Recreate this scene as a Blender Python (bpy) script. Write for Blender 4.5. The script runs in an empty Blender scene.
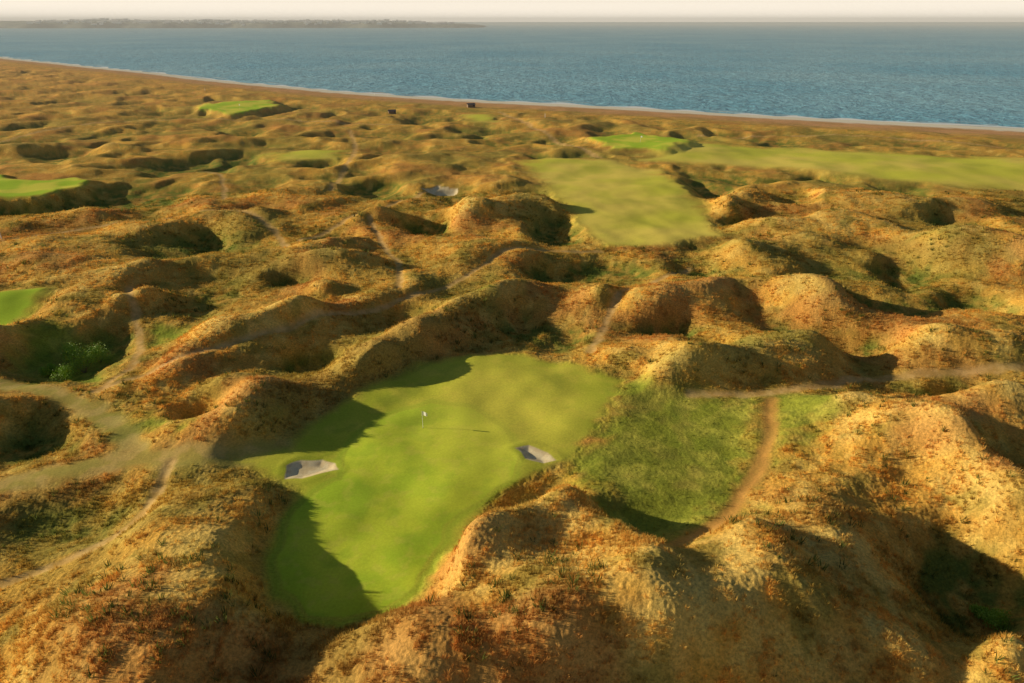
import bpy, math, numpy as np
from mathutils import Vector
rng=np.random.default_rng(7)
scene=bpy.context.scene
H=50.0; PITCH=math.radians(25.1); F=683.0; SEA=-4.6
cp,sp=math.cos(PITCH),math.sin(PITCH)
def W(px,py,z=0.0):
    dx=(px-512)/F; dy=(341.5-py)/F
    d=(dx, dy*sp+cp, dy*cp-sp)
    t=(z-H)/d[2]
    return (d[0]*t, d[1]*t)
def depth(y): return cp*y+H*sp
# ---------- noise ----------
_tab={}
def pn(x,y,seed):
    if seed not in _tab:
        r=np.random.default_rng(seed); P=r.permutation(4096).astype(np.int32); A=r.random(4096)*2*np.pi
        _tab[seed]=(P,np.cos(A),np.sin(A))
    P,GX,GY=_tab[seed]
    xi=np.floor(x).astype(np.int32); yi=np.floor(y).astype(np.int32)
    xf=x-xi; yf=y-yi
    def g(ix,iy,fx,fy):
        h=P[(P[ix&4095]+iy)&4095]
        return GX[h]*fx+GY[h]*fy
    u=xf*xf*xf*(xf*(xf*6-15)+10); v=yf*yf*yf*(yf*(yf*6-15)+10)
    a=g(xi,yi,xf,yf); b=g(xi+1,yi,xf-1,yf); c=g(xi,yi+1,xf,yf-1); d=g(xi+1,yi+1,xf-1,yf-1)
    return ((a*(1-u)+b*u)*(1-v)+(c*(1-u)+d*u)*v)*1.5
def fbm(x,y,wl,seed,octv=3,g=.55):
    s=0;a=1;t=0
    for i in range(octv):
        s=s+a*pn(x/wl+i*13.1,y/wl+i*7.7,seed+i); t+=a; a*=g; wl*=.47
    return s/t*1.3
def ss(a,b,x):
    t=np.clip((x-a)/(b-a),0,1); return t*t*(3-2*t)
# ---------- coast ----------
cpts=[(0,57),(50,62),(100,67.5),(200,78.5),(340,91),(480,100),(600,107),(760,116),(900,123),(1024,129)]
cw=[W(a,b,SEA) for a,b in cpts]
cx=np.array([-9000,-3000,-1500]+[c[0] for c in cw]+[500,1500,9000],float)
sl=(cw[-1][1]-cw[-2][1])/(cw[-1][0]-cw[-2][0])
cy=np.array([3000,2300,1600]+[c[1] for c in cw]+[cw[-1][1]+(500-cw[-1][0])*sl,120,-500],float)
def coast(x):
    return np.interp(x,cx,cy)+5*np.sin(x/90.)+2*np.sin(x/37.)
# ---------- features ----------
G=[ # px,py,halfwidth px, aspect, h
(500,552,62,.85,4.2),(568,517,46,1.0,4.2),(604,562,36,.8,1.8),(570,650,90,.6,2.2),(430,655,55,.8,1.5),
(790,640,60,.8,2.5),(1005,505,40,1.1,4),(1010,665,50,1,3),(930,455,42,.8,3.6),(1000,405,45,.7,3.6),
(845,415,30,.8,1.8),(885,650,45,.8,2),(775,585,50,.8,1.5),
(958,575,56,1.0,-4.6),(940,393,42,.6,-2.6),(1000,455,25,.7,-1.5),
(690,362,50,.7,3.4),(610,350,36,.8,2.6),(765,365,48,.7,2.2),(660,300,42,.7,3.0),(722,292,32,.8,1.8),
(832,300,48,.8,3.2),(800,345,38,.7,2.6),(882,305,32,.9,-3),(960,250,52,.8,4.2),(1012,262,30,.9,3.4),
(1000,345,50,.8,3.2),(930,345,42,.7,3.0),(900,268,38,.8,-2.8),(740,255,36,.8,3.0),(790,225,38,.7,2.4),
(850,222,48,.7,2.8),(725,207,30,.7,2.0),(960,205,50,.7,2.8),(700,187,26,1.3,-3.8),(750,220,22,1,-3),
(795,277,20,.9,-2.8),(858,338,34,.8,-3.2),(672,325,30,.7,-3),(716,343,22,.7,-2.4),
(565,268,46,.6,-4.6),(512,248,45,.6,2.6),(470,212,50,.6,3.0),(535,203,40,.7,3.0),(425,224,28,.9,-4.4),
(378,214,26,.8,2.4),(335,262,44,.6,2.8),(205,236,38,.8,-3.2),(335,240,26,.7,-2.8),(302,362,25,.85,-3.6),
(66,348,70,.8,-4.2),(30,436,58,.75,-3.0),(100,428,30,.8,1.2),(180,418,32,.8,-1.8),(232,388,32,.8,1.8),
(-8,340,32,1.4,3.6),
(215,330,42,.6,2.4),(300,318,42,.6,2.4),(140,300,24,.9,2.0),
(118,197,52,.9,-3.8),(6,208,20,1.6,-3.6),(180,162,20,1.6,-3.4),(232,160,17,1.7,-3.8),(320,158,20,1.6,-3.4),
(295,276,24,.8,-2.8),(375,186,18,1.3,-2.8),(835,153,20,1.8,-3.4),(440,191,16,.8,-.6),(100,165,40,1,2.2),
(260,200,50,.8,2.2),(150,230,50,.8,2.0),(60,245,60,.7,2.2),(420,160,40,1,1.8),(60,520,60,.8,-1.2),(60,640,90,.7,2.6),
(645,520,42,.8,-1.2),(820,175,34,1,-2),(572,222,30,.8,-3),(985,300,34,.8,-3),(905,425,28,.7,-1.8),
(690,265,24,.8,-2.6),(600,300,26,.8,2.0),(505,315,26,.8,-1.4),(70,300,40,.7,2.0),(330,285,30,.6,2.4),
]
R=[ # polyline px, width m, h
([(256,495),(234,518),(208,560),(184,620),(160,700)],6.0,4.7),
([(225,432),(270,402),(330,374),(400,340),(470,306),(530,281)],5.6,4.6),
([(150,378),(200,352),(260,335),(330,308),(410,285)],5.2,2.7),
([(395,700),(470,660),(560,625),(640,612),(688,632)],6.4,4.0),
([(700,605),(770,585),(838,545),(852,490),(872,450),(905,420)],8.5,4.7),
([(400,232),(450,222),(520,208),(585,212)],7.5,2.2),([(170,262),(240,258),(300,250),(360,232)],6,2.6),
([(0,262),(70,268),(130,275)],6,2.4),
([(870,232),(930,240),(985,250),(1040,262)],7,2.6),([(700,300),(770,292),(850,312),(905,335)],6,2.0),
([(600,338),(660,350),(740,368),(820,362)],5,1.6),([(915,440),(970,470),(1040,510)],6,2.6),
([(-20,420),(50,405),(90,412)],4.5,2.0),([(20,292),(80,285),(140,300)],6,2.2),([(-20,625),(60,600),(130,560),(180,512)],6,2.0),
([(60,215),(150,207),(240,215),(300,208)],8,2.4),([(360,175),(430,170),(500,180)],9,2.2),([(740,250),(800,240),(870,255)],6,2.4),
([(190,140),(280,138),(380,142)],11,2.2),([(0,150),(80,145),(150,152)],10,2.4),([(720,200),(800,197),(880,205)],8,2.2),
]
def ridge_pts(pts,w,z):
    q=[np.array(W(a,b,z)) for a,b in pts]; P=[2*q[0]-q[1]]+q+[2*q[-1]-q[-2]]; out=[]
    for i in range(1,len(P)-2):
        for t in np.linspace(0,1,13)[:-1]:
            p0,p1,p2,p3=P[i-1:i+3]
            out.append(.5*((2*p1)+(-p0+p2)*t+(2*p0-5*p1+4*p2-p3)*t*t+(-p0+3*p1-3*p2+p3)*t**3))
    out.append(P[-2]); keep=[out[0]]
    for o in out:
        if np.linalg.norm(o-keep[-1])>w*.4: keep.append(o)
    return keep
RP=[(ridge_pts(p,w,a*.5),w,a) for p,w,a in R]
MAINROUGH=[(575,460),(626,382),(700,394),(767,402),(766,450),(738,508),(705,548),(650,572),(620,560),(600,520),(572,475)]
SUN_TINT=W(505,402)
POLY={
'putt':([(277,560),(283,590),(310,612),(345,617),(385,608),(415,590),(432,560),(445,522),(480,500),(510,480),(520,455),(500,425),(470,408),(430,403),(390,413),(360,433),(345,455),(342,478),(315,492),(290,520)],),
'fair':([(240,462),(290,448),(310,425),(360,392),(430,362),(500,353),(560,362),(626,380),(600,420),(572,458),(545,470),(520,480),(490,500),(440,560),(420,600),(345,622),(275,600),(268,560),(300,490),(280,478)],
        [(520,160),(600,158),(655,170),(700,200),(715,235),(670,245),(605,245),(582,225),(558,195)],
        [(690,142),(800,148),(1040,160),(1040,189),(900,180),(780,168),(640,160)],
        [(465,114),(487,114),(495,122),(475,122)],[(270,152),(340,152),(330,159),(275,160)]),
'putt2':([(588,140),(640,136),(692,145),(665,153),(610,151)],[(-60,182),(60,181),(97,184),(80,192),(30,201),(-60,200)],
        [(200,107),(265,102),(282,108),(235,117),(205,114)],[(-60,300),(48,297),(30,315),(-10,340),(-60,340)]),
'lush':(MAINROUGH,
        [(770,400),(840,392),(835,410),(800,450),(772,470)],[(105,415),(190,425),(180,440),(120,440)],
        [(20,340),(60,320),(110,340),(100,380),(20,380)],[(150,320),(185,320),(185,335),(150,338)],[(450,295),(500,290),(490,302),(460,303)]),
'sand':([(286,466),(300,460),(322,457),(336,461),(337,468),(318,474),(303,479),(286,478)],
        [(515,449),(528,446),(548,451),(558,459),(545,463),(525,459)],
        [(424,188),(440,184),(456,186),(450,190),(430,191)]),
}
PATH=[
([(-40,492),(60,472),(130,462),(200,462),(285,452)],1.9,0),
([(-40,372),(30,388),(75,402),(118,428),(145,462)],1.5,0),
([(170,466),(155,500),(130,530),(70,560),(-20,592)],.75,1),
([(690,396),(760,394),(830,385),(880,374),(1060,372)],.95,1),
([(770,402),(766,450),(740,500),(715,535),(668,568)],.9,2),
([(590,352),(603,328),(620,303),(650,284),(690,262)],.8,1),
([(95,392),(150,376),(240,352),(330,325),(430,292),(480,270),(510,256),(600,250)],.8,1),
([(370,222),(385,248),(398,262),(400,292)],.8,1),
([(-20,247),(80,228),(180,218),(240,217),(275,232),(288,250)],1.0,1),
([(130,292),(138,330),(132,362),(100,392)],.8,1),
([(300,240),(380,210),(440,185)],.9,1),([(350,130),(355,150),(330,190)],1.1,1),
([(0,140),(120,120),(250,120),(400,125)],1.7,1),([(200,170),(220,175),(225,200)],1.0,1),
([(500,112),(560,140),(600,155)],1.5,1),([(700,135),(860,135),(1040,150)],1.5,1),
]
def polyd(X,Y,pts):
    pts=[W(*p) for p in pts]
    n=len(pts); d=np.full(X.shape,1e9); inside=np.zeros(X.shape,bool)
    for i in range(n):
        ax,ay=pts[i]; bx,by=pts[(i+1)%n]
        ex,ey=bx-ax,by-ay
        t=np.clip(((X-ax)*ex+(Y-ay)*ey)/(ex*ex+ey*ey),0,1)
        d=np.minimum(d,(X-ax-t*ex)**2+(Y-ay-t*ey)**2)
        c=((ay>Y)!=(by>Y))&(X<(bx-ax)*(Y-ay)/((by-ay) if by!=ay else 1e-9)+ax)
        inside^=c
    d=np.sqrt(d); return np.where(inside,-d,d)
def lined(X,Y,pts):
    out=ridge_pts(pts,1.0,0); d=np.full(X.shape,1e9)
    for a,b in zip(out[:-1],out[1:]):
        e=b-a; t=np.clip(((X-a[0])*e[0]+(Y-a[1])*e[1])/(e@e),0,1)
        d=np.minimum(d,(X-a[0]-t*e[0])**2+(Y-a[1]-t*e[1])**2)
    return np.sqrt(d)
def boxed(X,Y,pts,pad,fn,fill=1e3,z=0):
    q=np.array([W(a,b,z) for a,b in pts])
    m=(X>q[:,0].min()-pad)&(X<q[:,0].max()+pad)&(Y>q[:,1].min()-pad)&(Y<q[:,1].max()+pad)
    out=np.full(X.shape,float(fill))
    if m.any(): out[m]=fn(X[m],Y[m],pts)
    return out
def terrain(X,Y):
    D=np.sqrt(X*X+Y*Y)
    far=ss(90,330,D); vfar=ss(300,800,D)
    w1=pn(X/15,Y/15,1)+.10*pn(X/5,Y/5,31); w2=pn(X/15+50,Y/15,2)+.10*pn(X/5,Y/5+9,32)
    Xw=X+w1*2.6*(1+1.4*far); Yw=Y+w2*2.6*(1+1.4*far)
    n40=pn(Xw/38,Yw/38,3); n18=pn(Xw/17,Yw/17,4); n9=pn(Xw/8.5,Yw/8.5,5); n4=pn(X/3.7,Y/3.7,6)
    n2=pn(X/1.6,Y/1.6,8); n1=pn(X/.7+n2*.6,Y/.7-n2*.6,9); n03=pn(X/.36,Y/.36,19)
    n28=pn(Xw/34+3,Yw/26+9,21); n60=pn(Xw/80,Yw/60,22)
    hol=ss(.15,.7,pn(Xw/30+7,Yw/25,12))
    base=1.1*n40+1.4*n18*(1-.3*far)+.42*n9*(1-.5*far)+far*(1-.3*vfar)*(2.8*(.3-np.sqrt(n28*n28+.01)*1.3)+1.4*n60)
    base-=hol*2.2*(1-.4*vfar)
    coastd=(coast(X)-Y)*.8
    h=base.copy(); wob=1+.28*n9+.30*n18
    for (px,py,w,asp,a) in G:
        a=a*1.2 if a>0 else a*1.25
        c=W(px,py,a*.4 if a>0 else 0); sx=w/F*depth(c[1]); sy=sx*asp
        m=(np.abs(Xw-c[0])<3*sx)&(np.abs(Yw-c[1])<3*sy)
        if not m.any(): continue
        ux=(Xw[m]-c[0])/sx; uy=(Yw[m]-c[1])/sy
        r2=ux*ux+uy*uy
        if a<0:
            r2=r2*wob[m]*(1.0-.25*ux/np.sqrt(r2+.05)); h[m]+=a*np.exp(-(r2*1.05)**1.2)
        else:
            r2=r2*(.5+.5*wob[m])*(1.08+.32*ux/np.sqrt(r2+.05)); h[m]+=a*np.exp(-r2)
    for pts,w,a in RP:
        q=np.array(pts); m=(Xw>q[:,0].min()-3*w)&(Xw<q[:,0].max()+3*w)&(Yw>q[:,1].min()-3*w)&(Yw<q[:,1].max()+3*w)
        if not m.any(): continue
        s_=0; xx=Xw[m]; yy=Yw[m]
        for c in pts:
            dx=(xx-c[0])/w; dy=(yy-c[1])/w; r2=dx*dx+dy*dy; r2=r2*(1.1+.3*(dx-.3*dy)/np.sqrt(r2+.05))
            s_=s_+np.exp(-r2*3)
        h[m]+=a*(s_/2.6)**(1/3.)*(1+.18*n9[m])
    h+=.10*n4
    h=np.where(h<-1.8,-1.8-2.1*(1-np.exp((h+1.8)/2.1)),h)
    We=X+n4*.5+n2*.12; Ye=Y+pn(X/3.7+9,Y/3.7,7)*.5
    We=We+far*n9*4; Ye=Ye+far*n18*7
    A={}
    for k,polys in POLY.items():
        d=np.full(X.shape,1e3)
        for P in polys:
            d=np.minimum(d,boxed(We,Ye,P,22,polyd))
        A[k]=d
    dm=np.minimum(A['putt'],np.minimum(A['fair'],A['putt2']))
    M=1-ss(-.5,4.4+6*far,dm)
    h=h*(1-M)
    mr=1-ss(-6,1.0,boxed(X,Y,MAINROUGH,22,polyd))
    h=h*(1-.7*mr)
    h+=ss(110,130,Y)*1.8*(1-ss(-2,5,A['putt2']))
    h+=M*(.4*pn(X/11,Y/11,15)*(1-.5*far)+.16*(1-far)*pn(X/5,Y/5,16)+far*1.0*pn(X/40,Y/40,17))
    dp=np.full(X.shape,1e3); dp2=dp.copy(); dp0=dp.copy()
    for pts,w,k in PATH:
        d=boxed(X+n4*.35,Y+n9*far*2,pts,8,lined)/w
        if k==0: dp0=np.minimum(dp0,d)
        elif k==1: dp=np.minimum(dp,d)
        else: dp2=np.minimum(dp2,d)
    dpm=np.minimum(np.minimum(dp,dp0),dp2)
    h=h*(1-.35*np.exp(-(dpm/2.6)**2))*(1-.6*np.exp(-(dp0/2.4)**2))-.12*np.exp(-(np.minimum(dp,dp2)/1.1)**2)
    sd=A['sand']; h-=.34*(1-ss(-1.3,.15,sd)); h+=.05*np.exp(-((sd-.7)/.6)**2)
    edge=ss(-.4,.3,dm)*ss(-.3,.2,sd)
    near=1-ss(150,420,D)
    rough=edge*near*(1-.6*mr)*(1-.85*(1-ss(.6,1.8,dpm)))
    h+=rough*(.06*n2+.045*n1+.04*n03+.10*pn(X/2.4+n2*.4,Y/2.4,41))
    k=1-ss(60,130,coastd)
    h=h*(1-.8*k)
    prof=np.interp(coastd,[-60,0,12,40,75],[-10,SEA,-3.4,-1.8,0])
    h=h*ss(34,66,coastd)+np.where(coastd<75,prof,0)
    att=dict(putt=1-ss(-.2,.2,A['putt']),
             collar=np.exp(-((A['putt']-.5)/.6)**2),
             fair=(1-ss(-1.2-5*far,1.4+5*far,A['fair']+n2*.4+n4*.6+n18*3*far)),
             putt2=1-ss(-2.5,1.5,A['putt2']+n4*1.0),
             lush=1-ss(-3.0,3.0,A['lush']+n2*1.5+n4*2+n9*2),
             sand=1-ss(-.12,.12,sd),
             path=1-ss(.3,1.5,dp+.25*n2+.3*n4), path0=1-ss(.4,1.8,dp0+.35*n2+.35*n4), path2=1-ss(.3,1.6,dp2+.4*n2+.3*n4),
             beach=1-ss(24,36,coastd+n9*4), shingle=1-ss(45,80,coastd+n9*8),
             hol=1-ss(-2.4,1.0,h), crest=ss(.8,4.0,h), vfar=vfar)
    return h,att
C=lambda *a: np.array(a,float)[None,:]
def mixc(c,d,f): return c+(d-c)*f[:,None]
def colour(X,Y,a):
    f=lambda wl,s,lo,hi,o=3: ss(lo,hi,fbm(X,Y,wl,s,o))
    n=len(X); c=np.repeat(C(.92,.50,.09),n,0)
    c=mixc(c,C(.72,.40,.08),f(16,300,-.25,.35))
    c=mixc(c,C(1.0,.66,.16),f(3.2,310,-.05,.5)*.7)
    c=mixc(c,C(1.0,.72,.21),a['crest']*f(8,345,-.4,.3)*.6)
    c=mixc(c,C(.34,.28,.055),f(7,320,0.07,.45,4)*.65)
    c=mixc(c,C(.66,.26,.075),f(26,330,.02,.38,4)*.55)
    c=mixc(c,C(.36,.33,.07),f(45,350,.02,.42,4)*.5)
    c=mixc(c,C(.92,.46,.11),a['vfar']*.5)
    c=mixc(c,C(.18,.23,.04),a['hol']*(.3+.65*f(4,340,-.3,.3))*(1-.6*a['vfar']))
    l=mixc(np.repeat(C(.30,.36,.04),n,0),C(.52,.52,.075),f(6,360,-.2,.4))
    l=mixc(l,C(.17,.23,.03),f(1.6,365,.05,.45)*.6); l=mixc(l,C(.62,.48,.10),f(9,368,.1,.5)*.4)
    l=mixc(l,C(.20,.26,.035),f(5,369,.05,.4)*.5)
    c=mixc(c,l,a['lush']*.9)
    p=mixc(np.repeat(C(.66,.50,.17),n,0),C(.46,.41,.10),f(4,370,-.3,.3)); c=mixc(c,p,a['path0']*.75)
    q=mixc(np.repeat(C(.60,.60,.065),n,0),C(.50,.55,.05),f(11,380,-.3,.3)); q=mixc(q,C(.78,.64,.10),f(3.5,385,-.05,.5)*.35)
    q=mixc(q,C(.34,.43,.045),f(6,386,.1,.5)*.5)
    far=ss(110,160,Y); q2=mixc(np.repeat(C(.78,.74,.09),n,0),C(.96,.76,.15),f(40,388,-.4,.4)); q2=mixc(q2,C(.56,.58,.07),f(18,389,0,.5)*.4)
    q=mixc(q,q2,far)
    c=mixc(c,q,a['fair'])
    g=mixc(np.repeat(C(.48,.66,.045),n,0),C(.66,.76,.06),f(10,390,-.3,.3)); g=mixc(g,C(.76,.72,.11),f(2.,395,.0,.5)*.35)
    g=mixc(g,C(.36,.54,.04),f(5,396,.1,.5)*.45)
    c=mixc(c,g,a['putt']); c=mixc(c,C(.40,.54,.045),a['collar']*.75)
    sun_t=np.exp(-(((X-SUN_TINT[0])/12)**2+((Y-SUN_TINT[1])/17)**2)); c=mixc(c,C(1.0,.86,.12),sun_t*.6*np.maximum(a['fair'],a['putt']))  # yellow of the sunlit far side painted into the turf colour
    g=mixc(np.repeat(C(.50,.70,.05),n,0),C(.84,.80,.10),f(16,400,-.2,.3)); c=mixc(c,g,a['putt2']*.97)
    p=mixc(np.repeat(C(.84,.54,.23),n,0),C(.62,.38,.14),f(1.5,410,-.3,.3)); c=mixc(c,p,a['path']*.65)
    c=mixc(c,C(.78,.36,.10),a['path2']*.65)
    s=mixc(np.repeat(C(.96,.80,.50),n,0),C(.84,.66,.38),f(1.2,420,-.3,.3)); c=mixc(c,s,a['sand'])
    b_=mixc(np.repeat(C(.86,.45,.21),n,0),C(.72,.38,.16),f(25,430,-.3,.3)); c=mixc(c,b_,a['shingle']*.9)
    c=mixc(c,C(1.0,.90,.70),a['beach'])
    return c
# ---------- terrain mesh ----------
ys=[-60.0]
while ys[-1]<1500:
    y=ys[-1]; d2=y*y+H*H
    st=d2/(H*F)*(.62 if y>34 else 3)
    if y<34: st=1.2
    ys.append(y+min(st,7))
ys=ys+list(np.linspace(ys[-1]+40,4000,30)); ys=np.array(ys)
uc=np.linspace(-.82,.82,1450)
ue=.82*np.exp(np.linspace(0,1.9,110))[1:]
us=np.concatenate([-ue[::-1],uc,ue])
Y=np.repeat(ys[:,None],len(us),1); X=us[None,:]*(cp*np.maximum(Y,20)+H*sp)
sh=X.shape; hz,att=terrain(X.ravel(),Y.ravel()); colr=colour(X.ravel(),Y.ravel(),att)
print('grid',sh)
def grid_mesh(name,X,Y,Z,sh):
    r,c=sh; me=bpy.data.meshes.new(name)
    co=np.stack([X.ravel(),Y.ravel(),Z.ravel()],1).astype(np.float32)
    me.vertices.add(r*c); me.vertices.foreach_set('co',co.ravel())
    idx=np.arange(r*c).reshape(r,c)
    q=np.stack([idx[:-1,:-1],idx[:-1,1:],idx[1:,1:],idx[1:,:-1]],-1).reshape(-1,4)
    nf=len(q); me.loops.add(nf*4); me.loops.foreach_set('vertex_index',q.ravel().astype(np.int32))
    me.polygons.add(nf); me.polygons.foreach_set('loop_start',np.arange(0,nf*4,4,dtype=np.int32))
    me.polygons.foreach_set('use_smooth',np.ones(nf,bool))
    me.update(calc_edges=True)
    ob=bpy.data.objects.new(name,me); scene.collection.objects.link(ob); return ob
def set_col(me,c):
    a=me.attributes.new('tint','FLOAT_VECTOR','POINT'); a.data.foreach_set('vector',c.astype(np.float32).ravel())
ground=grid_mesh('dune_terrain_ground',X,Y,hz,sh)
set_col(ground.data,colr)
smooth=np.maximum.reduce([att['putt'],att['putt2'],att['fair']*.85,att['sand'],att['beach']*.8,att['lush']*.3,att['path']*.8,att['path0']*.75,att['path2']*.7])
a=ground.data.attributes.new('smooth','FLOAT','POINT'); a.data.foreach_set('value',smooth.astype(np.float32))
# ---------- material helpers ----------
def new_mat(n):
    m=bpy.data.materials.new(n); m.use_nodes=True; nt=m.node_tree
    return m,nt,nt.nodes['Principled BSDF']
class NB:
    def __init__(s,nt): s.nt=nt; s.pos=nt.nodes.new('ShaderNodeNewGeometry').outputs['Position']
    def noise(s,scale,detail=4,rough=.6,dist=0):
        n=s.nt.nodes.new('ShaderNodeTexNoise'); n.inputs['Scale'].default_value=scale
        n.inputs['Detail'].default_value=detail; n.inputs['Roughness'].default_value=rough; n.inputs['Distortion'].default_value=dist
        s.nt.links.new(s.pos,n.inputs['Vector']); return n.outputs['Fac']
    def rng(s,v,a,b,c=0,d=1):
        n=s.nt.nodes.new('ShaderNodeMapRange'); n.inputs[1].default_value=a;n.inputs[2].default_value=b
        for i,q in ((3,c),(4,d)):
            if hasattr(q,'links'): s.nt.links.new(q,n.inputs[i])
            else: n.inputs[i].default_value=q
        s.nt.links.new(v,n.inputs[0]); return n.outputs[0]
    def mix(s,f,a,b,mode='MIX'):
        n=s.nt.nodes.new('ShaderNodeMix'); n.data_type='RGBA'; n.blend_type=mode
        for sock,v in ((n.inputs[0],f),(n.inputs[6],a),(n.inputs[7],b)):
            if hasattr(v,'links'): s.nt.links.new(v,sock)
            elif isinstance(v,tuple): sock.default_value=(*v,1)
            else: sock.default_value=v
        return n.outputs[2]
    def math(s,op,a,b):
        n=s.nt.nodes.new('ShaderNodeMath'); n.operation=op
        for i,v in enumerate((a,b)):
            if hasattr(v,'links'): s.nt.links.new(v,n.inputs[i])
            else: n.inputs[i].default_value=v
        return n.outputs[0]
    def scale(s,c,f):
        n=s.nt.nodes.new('ShaderNodeVectorMath'); n.operation='SCALE'; s.nt.links.new(c,n.inputs[0]); s.nt.links.new(f,n.inputs['Scale']); return n.outputs[0]
    def attr(s,name,inst=False,out='Fac'):
        n=s.nt.nodes.new('ShaderNodeAttribute'); n.attribute_name=name
        if inst: n.attribute_type='INSTANCER'
        return n.outputs[out]
m,nt,bs=new_mat('dune_grass'); b=NB(nt)
sm=b.attr('smooth'); fine=b.noise(3.4,5,.82)
c=b.scale(b.attr('tint',out='Vector'),b.rng(fine,.32,.68,b.rng(sm,0,1,.48,.85),b.rng(sm,0,1,1.32,1.08)))
nt.links.new(c,bs.inputs['Base Color']); bs.inputs['Roughness'].default_value=.95; bs.inputs['Specular IOR Level'].default_value=.03
bp=nt.nodes.new('ShaderNodeBump'); bp.inputs['Distance'].default_value=.20
nt.links.new(b.rng(sm,0,1,.9,.06),bp.inputs['Strength'])
nt.links.new(b.noise(2.0,5,.82),bp.inputs['Height'])
nt.links.new(bp.outputs['Normal'],bs.inputs['Normal'])
ground.data.materials.append(m)
# ---------- grass tufts (instanced) ----------
tm,nt,bs=new_mat('marram_grass'); b=NB(nt)
oi=nt.nodes.new('ShaderNodeObjectInfo')
c=b.scale(b.attr('tint',True,'Vector'),b.rng(oi.outputs['Random'],0,1,.65,1.15))
nt.links.new(c,bs.inputs['Base Color']); bs.inputs['Roughness'].default_value=.8; bs.inputs['Specular IOR Level'].default_value=.1
tr=nt.nodes.new('ShaderNodeBsdfTranslucent'); nt.links.new(c,tr.inputs['Color'])
mx=nt.nodes.new('ShaderNodeMixShader'); mx.inputs[0].default_value=.4
nt.links.new(bs.outputs[0],mx.inputs[1]); nt.links.new(tr.outputs[0],mx.inputs[2]); nt.links.new(mx.outputs[0],nt.nodes['Material Output'].inputs['Surface'])
tcoll=bpy.data.collections.new('tuft_library')
def tuft(i):
    r=np.random.default_rng(100+i); vs=[];fs=[]
    for k in range(12):
        a=r.random()*6.283; rr=r.random()**.5*.14; Ln=.22+.2*r.random(); lean=.3+.6*r.random(); w=.02+.015*r.random()
        bx,by=rr*math.cos(a),rr*math.sin(a); a2=a+r.normal()*.5; cxx,cyy=math.cos(a2),math.sin(a2); tx,ty=-cyy*w,cxx*w
        n=len(vs)
        vs+=[(bx-tx,by-ty,-.05),(bx+tx,by+ty,-.05),(bx+cxx*Ln*lean+tx*.3,by+cyy*Ln*lean+ty*.3,Ln*(1-.25*lean)),(bx+cxx*Ln*lean-tx*.3,by+cyy*Ln*lean-ty*.3,Ln*(1-.25*lean))]
        fs+=[(n,n+1,n+2,n+3)]
    me=bpy.data.meshes.new('tuft'); me.from_pydata(vs,[],fs); me.materials.append(tm)
    o=bpy.data.objects.new('tuft_%d'%i,me); tcoll.objects.link(o)
for i in range(5): tuft(i)
N=270000
Dn=33+ (rng.random(N)**1.1)*190
uu=(rng.random(N)*2-1)*1.0
py_=Dn; px_=uu*depth(py_)*.85
h2,a2=terrain(px_,py_); c2=colour(px_,py_,a2)
dens=np.clip(.30+.9*pn(px_/2.4,py_/2.4,33)+.5*pn(px_/12,py_/12,34),.04,1)
keep=(a2['putt']<.1)&(a2['putt2']<.1)&(a2['fair']<.12)&(a2['sand']<.05)&(rng.random(N)>a2['path']*1.3)&(rng.random(N)>a2['path2']*1.3)&(rng.random(N)>a2['path0']*1.5)&(a2['beach']<.3)&(rng.random(N)<dens)&(rng.random(N)>a2['lush']*.88)
px_,py_,h2,c3=px_[keep],py_[keep],h2[keep],c2[keep]
nk=len(px_); scrub=(rng.random(nk)<.035*ss(-.1,.5,pn(px_/18,py_/18,77))*2)
c3[scrub]=np.array([.16,.19,.04])*(.7+.6*rng.random((scrub.sum(),1)))
pm=bpy.data.meshes.new('marram_grass'); pm.vertices.add(nk); pm.vertices.foreach_set('co',np.stack([px_,py_,h2],1).astype(np.float32).ravel())
set_col(pm,c3)
a=pm.attributes.new('sc','FLOAT','POINT')
a.data.foreach_set('value',((.5+.6*rng.random(nk))*(1+.3*ss(90,280,py_))*(1-.4*a2['lush'][keep])*np.where(scrub,1.9,1)).astype(np.float32))
po=bpy.data.objects.new('marram_grass',pm); scene.collection.objects.link(po)
gn=bpy.data.node_groups.new('scatter','GeometryNodeTree')
gn.interface.new_socket('Geometry',in_out='INPUT',socket_type='NodeSocketGeometry'); gn.interface.new_socket('Geometry',in_out='OUTPUT',socket_type='NodeSocketGeometry')
gi=gn.nodes.new('NodeGroupInput'); go=gn.nodes.new('NodeGroupOutput'); ip=gn.nodes.new('GeometryNodeInstanceOnPoints')
ci=gn.nodes.new('GeometryNodeCollectionInfo'); ci.inputs['Collection'].default_value=tcoll; ci.inputs['Separate Children'].default_value=True; ci.inputs['Reset Children'].default_value=True
na=gn.nodes.new('GeometryNodeInputNamedAttribute'); na.data_type='FLOAT'; na.inputs['Name'].default_value='sc'
rv=gn.nodes.new('FunctionNodeRandomValue'); rv.data_type='FLOAT_VECTOR'; rv.inputs[0].default_value=(-.25,-.25,0); rv.inputs[1].default_value=(.25,.25,6.28)
L=gn.links.new
L(gi.outputs[0],ip.inputs['Points']); L(ci.outputs[0],ip.inputs['Instance']); ip.inputs['Pick Instance'].default_value=True
L(na.outputs['Attribute'],ip.inputs['Scale']); L(rv.outputs[0],ip.inputs['Rotation']); L(ip.outputs[0],go.inputs[0])
po.modifiers.new('scatter','NODES').node_group=gn
def zat(x,y): return float(terrain(np.array([x]),np.array([y]))[0][0])
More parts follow.
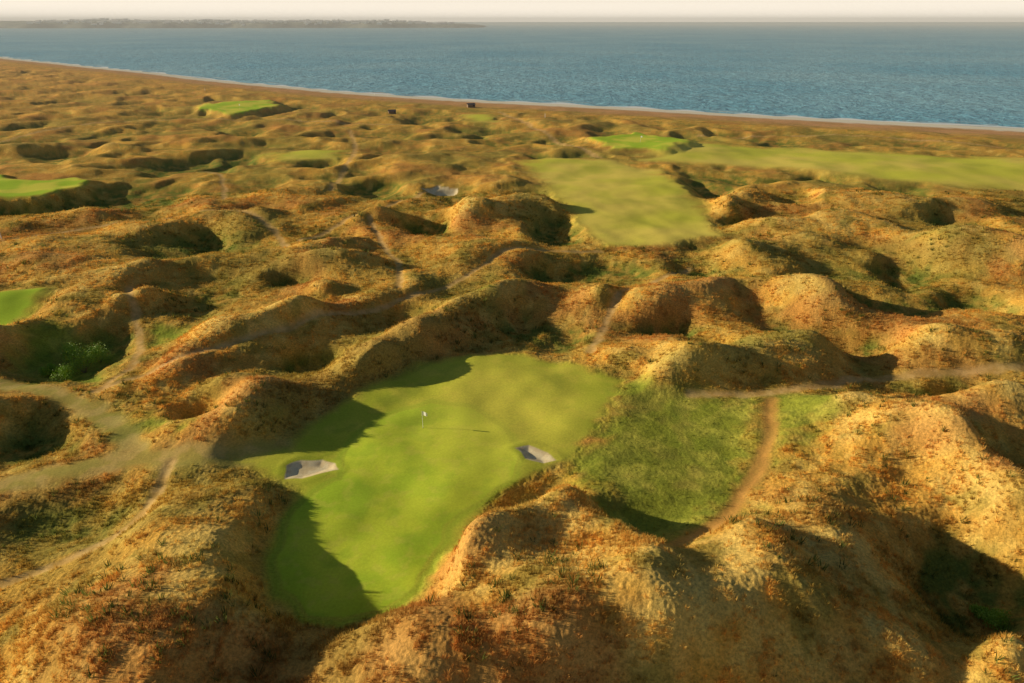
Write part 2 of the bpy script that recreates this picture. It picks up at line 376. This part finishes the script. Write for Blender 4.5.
# ---------- sea ----------
me=bpy.data.meshes.new('sea'); S=90000
me.from_pydata([(-S,-3000,SEA),(S,-3000,SEA),(S,S,SEA),(-S,S,SEA)],[],[(0,1,2,3)])
sea=bpy.data.objects.new('sea_water',me); scene.collection.objects.link(sea)
m,nt,bs=new_mat('sea_water'); b=NB(nt)
c=b.mix(b.rng(b.noise(.004,5,.6,.5),.35,.65),(.18,.49,.64),(.33,.61,.71))
c=b.scale(c,b.rng(b.noise(.14,4,.8,.3),.35,.65,.68,1.3))
nt.links.new(c,bs.inputs['Base Color']); bs.inputs['Roughness'].default_value=.35; bs.inputs['IOR'].default_value=1.33
bp=nt.nodes.new('ShaderNodeBump'); bp.inputs['Distance'].default_value=1.6; bp.inputs['Strength'].default_value=1
hh=b.math('ADD',b.noise(.25,4,.65,.3),b.math('MULTIPLY',b.noise(.06,3,.6,.3),2.)); nt.links.new(hh,bp.inputs['Height'])
nt.links.new(bp.outputs['Normal'],bs.inputs['Normal']); me.materials.append(m)
# ---------- surf ----------
xs=np.linspace(-2200,600,2800); yc=coast(xs)
def strip(off,wid,seed):
    wv=off+3*pn(xs/60,xs*0,seed)
    wd=wid*np.clip(.5+pn(xs/25,xs*0+3,seed+1)*1.4,0.02,2)
    return np.stack([np.concatenate([xs,xs]),np.concatenate([yc+wv,yc+wv+wd*1.5]),np.full(2*len(xs),SEA+.03)],1)
vs=[];fs=[]
for o,w,s_ in ((-1,8,50),(9,1.8,60),(20,1.4,70)):
    n0=len(vs); q=strip(o,w,s_); vs+=q.tolist(); n=len(xs)
    fs+=[(n0+i,n0+i+1,n0+n+i+1,n0+n+i) for i in range(n-1) if s_==50 or math.sin(xs[i]/47+s_)+math.sin(xs[i]/19)>.7]
me=bpy.data.meshes.new('surf'); me.from_pydata(vs,[],fs); ob=bpy.data.objects.new('surf_foam',me); scene.collection.objects.link(ob)
m,nt,bs=new_mat('foam'); bs.inputs['Base Color'].default_value=(.95,.94,.9,1); bs.inputs['Roughness'].default_value=.8; me.materials.append(m)
# ---------- headland ----------
hx=np.linspace(-7000,-300,500); rows=np.array([0,60,160,700,1600])
HX=np.repeat(hx[None,:],5,0); t=(hx+7000)/6700
yb=7300-900*(1-t)+120*pn(hx/500,hx*0,80)
prof=np.array([0,.62,.85,1.0,.9])[:,None]
ht=(60+14*pn(hx/700,hx*0+2,81)+8*pn(hx/120,hx*0+2,82))*np.clip((-300-hx)/900,0,1)**.45
HZ=SEA-1+prof*ht[None,:]; HY=yb[None,:]+rows[:,None]
head=grid_mesh('headland_hill',HX,HY,HZ,HX.shape)
m,nt,bs=new_mat('headland'); b=NB(nt)
c=b.mix(b.rng(b.noise(.01,4,.7),.4,.6),(.13,.18,.17),(.30,.32,.26)); nt.links.new(c,bs.inputs['Base Color']); bs.inputs['Roughness'].default_value=1
head.data.materials.append(m)
vs=[];fs=[];mi=[]
for k in range(380):
    x=-600-rng.random()**.8*3800; r_=rng.random()
    y=np.interp(x,hx,yb)+40+r_*500; z=SEA+np.interp(x,hx,ht)*np.interp(y-np.interp(x,hx,yb),rows,prof[:,0])-2
    w=8+rng.random()*20; d=8; h=7+rng.random()*10; n=len(vs)
    vs+=[(x-w,y-d,z-3),(x+w,y-d,z-3),(x+w,y+d,z-3),(x-w,y+d,z-3),(x-w,y-d,z+h),(x+w,y-d,z+h),(x+w,y+d,z+h),(x-w,y+d,z+h),(x-w,y,z+h+4),(x+w,y,z+h+4)]
    fs+=[(n,n+1,n+5,n+4),(n+1,n+2,n+6,n+5),(n+2,n+3,n+7,n+6),(n+3,n,n+4,n+7),(n+4,n+5,n+9,n+8),(n+6,n+7,n+8,n+9),(n+5,n+6,n+9),(n+7,n+4,n+8)]
    mi+=[0,0,0,0,1,1,0,0]
me=bpy.data.meshes.new('town'); me.from_pydata(vs,[],fs)
for nme,col in (('render_wall',(.98,.96,.93,1)),('roof_tiles',(.9,.84,.8,1))):
    m,nt,bs=new_mat(nme); bs.inputs['Base Color'].default_value=col; me.materials.append(m)
me.polygons.foreach_set('material_index',mi)
scene.collection.objects.link(bpy.data.objects.new('distant_town',me))
# ---------- flags ----------
def simple(n,col,ro=.6):
    m,nt,bs=new_mat(n); bs.inputs['Base Color'].default_value=(*col,1); bs.inputs['Roughness'].default_value=ro; return m
white=simple('white_paint',(.95,.93,.86)); wood=simple('timber',(.22,.14,.08)); roofm=simple('roof_felt',(.14,.11,.10)); dark=simple('cup_shadow',(.02,.02,.02))
def cyl(vs,fs,x,y,z0,z1,r0,r1,n=10):
    k=len(vs)
    for z,r in ((z0,r0),(z1,r1)):
        for i in range(n): a=i/n*6.2832; vs.append((x+r*math.cos(a),y+r*math.sin(a),z))
    for i in range(n): fs.append((k+i,k+(i+1)%n,k+n+(i+1)%n,k+n+i))
    fs.append(tuple(range(k+n,k+2*n)))
def mesh_ob(name,vs,fs,mat,parent=None,loc=None):
    me=bpy.data.meshes.new(name); me.from_pydata(vs,[],fs); me.materials.append(mat)
    o=bpy.data.objects.new(name,me); scene.collection.objects.link(o)
    if parent: o.parent=parent
    if loc: o.location=loc
    return o
def flag(px,py,sc=1):
    x,y=W(px,py); e=bpy.data.objects.new('golf_flag',None); scene.collection.objects.link(e); e.location=(x,y,zat(x,y)); e.scale=(sc,)*3
    vs,fs=[],[]; cyl(vs,fs,0,0,-.1,2.3,.03,.022); mesh_ob('pole',vs,fs,white,e)
    vs,fs=[],[]; n=9
    for j in range(2):
        for i in range(n):
            u=i/(n-1); vs.append((.02+u*.62,-.25*u+.06*math.sin(u*7)*u,(2.28 if j else 1.76)-.10*u*u+(0.02 if j==0 else -.02)*u))
    fs=[(i,i+1,n+i+1,n+i) for i in range(n-1)]
    mesh_ob('flag_cloth',vs,fs,white,e)
    vs,fs=[],[]; cyl(vs,fs,0,0,-.05,.008,.07,.07,14); mesh_ob('hole_cup',vs,fs,dark,e)
flag(423,427,1.15); flag(640,146,1.2); flag(240,112,1.2)
def hut(px,py,w,d,h):
    x,y=W(px,py); e=bpy.data.objects.new('beach_hut',None); scene.collection.objects.link(e); e.location=(x,y,zat(x,y)-.2); e.rotation_euler[2]=.3
    vs=[(-w,-d,0),(w,-d,0),(w,d,0),(-w,d,0),(-w,-d,h),(w,-d,h),(w,d,h),(-w,d,h),(-w,0,h*1.4),(w,0,h*1.4)]
    mesh_ob('walls',vs,[(0,1,5,4),(1,2,6,5),(2,3,7,6),(3,0,4,7),(5,6,9),(7,4,8)],wood,e)
    o=.25; vs=[(-w-o,-d-o,h-.12),(w+o,-d-o,h-.12),(w+o,0,h*1.4+.03),(-w-o,0,h*1.4+.03),(-w-o,d+o,h-.12),(w+o,d+o,h-.12)]
    mesh_ob('roof',vs,[(0,1,2,3),(3,2,5,4)],roofm,e)
    mesh_ob('door',[(-.5,-d-.02,0),(.5,-d-.02,0),(.5,-d-.02,2),(-.5,-d-.02,2)],[(0,1,2,3)],wood,e)
    mesh_ob('window',[(w*.4,-d-.02,1),(w*.8,-d-.02,1),(w*.8,-d-.02,1.8),(w*.4,-d-.02,1.8)],[(0,1,2,3)],dark,e)
hut(392,112,2.2,1.6,1.9); hut(471,107,2.4,1.8,2.0)
def post(px,py,h=2.2):
    x,y=W(px,py); vs,fs=[],[]; cyl(vs,fs,0,0,-.2,h,.12,.10); cyl(vs,fs,0,0,h,h+.12,.14,.02)
    mesh_ob('marker_post',vs,fs,white,None,(x,y,zat(x,y)))
for p in ((205,90),(338,83),(374,91),(2,240),(545,118)): post(*p)
# ---------- shrubs ----------
leaf,nt,bs=new_mat('shrub_leaf'); b=NB(nt)
c=b.mix(b.rng(b.noise(1.2,4,.7),.35,.65),(.18,.36,.02),(.42,.58,.04)); nt.links.new(c,bs.inputs['Base Color']); bs.inputs['Roughness'].default_value=.6
def shrub(px,py,w,h,seed):
    r=np.random.default_rng(seed); x,y=W(px,py,-1.5); z=zat(x,y); e=bpy.data.objects.new('shrub',None); scene.collection.objects.link(e); e.location=(x,y,z)
    vs,fs=[],[]; tips=[]
    for k in range(9):
        a=r.random()*6.28; l=.5+.5*r.random(); tx,ty,tz=w*.6*l*math.cos(a),w*.6*l*math.sin(a),h*(.4+.5*r.random()); tips.append((tx,ty,tz))
        n=len(vs)
        for (q,rad) in ((0,.05),(1,.015)):
            for i in range(5):
                b_=i/5*6.28; vs.append((tx*q+rad*math.cos(b_),ty*q+rad*math.sin(b_),tz*q-.1*(1-q)))
        fs+=[(n+i,n+(i+1)%5,n+5+(i+1)%5,n+5+i) for i in range(5)]
    mesh_ob('stems',vs,fs,wood,e)
    vs,fs=[],[]
    for k in range(2600):
        t=tips[r.integers(len(tips))]; c=np.array(t)+r.normal(size=3)*np.array([w*.24,w*.24,h*.17]); c[2]=abs(c[2])
        s=.05+.06*r.random(); A_=r.normal(size=3); A_/=np.linalg.norm(A_); B_=np.cross(A_,r.normal(size=3)); B_/=np.linalg.norm(B_)
        n=len(vs); vs+=[tuple(c-A_*s),tuple(c+B_*s*.6),tuple(c+A_*s*1.2),tuple(c-B_*s*.6)]; fs.append((n,n+1,n+2,n+3))
    mesh_ob('foliage',vs,fs,leaf,e)
for i,(a_,b_,w,h) in enumerate([(82,362,2.8,3.8),(62,374,1.8,2.4),(98,352,2.2,3.0),(46,364,1.5,1.6),(1000,612,1.5,1.3),(985,600,.9,.8),(72,352,2.0,3.2)]): shrub(a_,b_,w,h,200+i)
# ---------- sea haze (low, thin mist layer over the coast and sea) ----------
def box(x0,x1,y0,y1,z0,z1):
    return [(x0,y0,z0),(x1,y0,z0),(x1,y1,z0),(x0,y1,z0),(x0,y0,z1),(x1,y0,z1),(x1,y1,z1),(x0,y1,z1)],[(3,2,1,0),(4,5,6,7),(0,1,5,4),(1,2,6,5),(2,3,7,6),(3,0,4,7)]
vs,fs=box(-14000,14000,200,15000,-20,110)
me=bpy.data.meshes.new('sea_haze'); me.from_pydata(vs,[],fs); ob=bpy.data.objects.new('sea_haze',me); scene.collection.objects.link(ob)
m=bpy.data.materials.new('sea_haze'); m.use_nodes=True; nt=m.node_tree; nt.nodes.remove(nt.nodes['Principled BSDF'])
vsn=nt.nodes.new('ShaderNodeVolumeScatter'); vsn.inputs['Density'].default_value=1.1e-4; vsn.inputs['Color'].default_value=(1,.99,.97,1); vsn.inputs['Anisotropy'].default_value=0
nt.links.new(vsn.outputs[0],nt.nodes['Material Output'].inputs['Volume']); me.materials.append(m)
# ---------- light ----------
el=math.radians(15); az=math.radians(8)
s=Vector((-math.cos(el)*math.cos(az),math.cos(el)*math.sin(az),math.sin(el)))
ld=bpy.data.lights.new('sun','SUN'); ld.energy=5; ld.angle=math.radians(.5); ld.color=(1,.87,.62)
lo=bpy.data.objects.new('sun',ld); scene.collection.objects.link(lo); lo.rotation_euler=s.to_track_quat('Z','Y').to_euler()
w=bpy.data.worlds.new('World'); scene.world=w; w.use_nodes=True; nt=w.node_tree
sky=nt.nodes.new('ShaderNodeTexSky'); sky.sky_type='NISHITA'; sky.sun_disc=False; sky.sun_elevation=el; sky.sun_rotation=-(math.pi/2-az); sky.dust_density=.8; sky.air_density=1.0
tc=nt.nodes.new('ShaderNodeTexCoord'); sx=nt.nodes.new('ShaderNodeSeparateXYZ'); nt.links.new(tc.outputs['Generated'],sx.inputs[0])
ab=nt.nodes.new('ShaderNodeMath'); ab.operation='ABSOLUTE'; nt.links.new(sx.outputs['Z'],ab.inputs[0])
mr=nt.nodes.new('ShaderNodeMapRange'); mr.interpolation_type='SMOOTHERSTEP'; nt.links.new(ab.outputs[0],mr.inputs[0]); mr.inputs[1].default_value=0; mr.inputs[2].default_value=.08; mr.inputs[3].default_value=.9; mr.inputs[4].default_value=0
mx=nt.nodes.new('ShaderNodeMix'); mx.data_type='RGBA'; nt.links.new(mr.outputs[0],mx.inputs[0]); nt.links.new(sky.outputs[0],mx.inputs[6]); mx.inputs[7].default_value=(26,23.2,19.5,1)
bg=nt.nodes['Background']; bg.inputs['Strength'].default_value=.052; nt.links.new(mx.outputs[2],bg.inputs[0])
cam=bpy.data.cameras.new('camera'); cam.sensor_width=36; cam.lens=F/1024*36; cam.clip_end=200000; cam.clip_start=1
co=bpy.data.objects.new('camera',cam); scene.collection.objects.link(co); co.location=(0,0,H); co.rotation_euler=(math.pi/2-PITCH,0,0)
scene.camera=co
scene.view_settings.view_transform='Standard'; scene.view_settings.look='None'; scene.view_settings.exposure=0
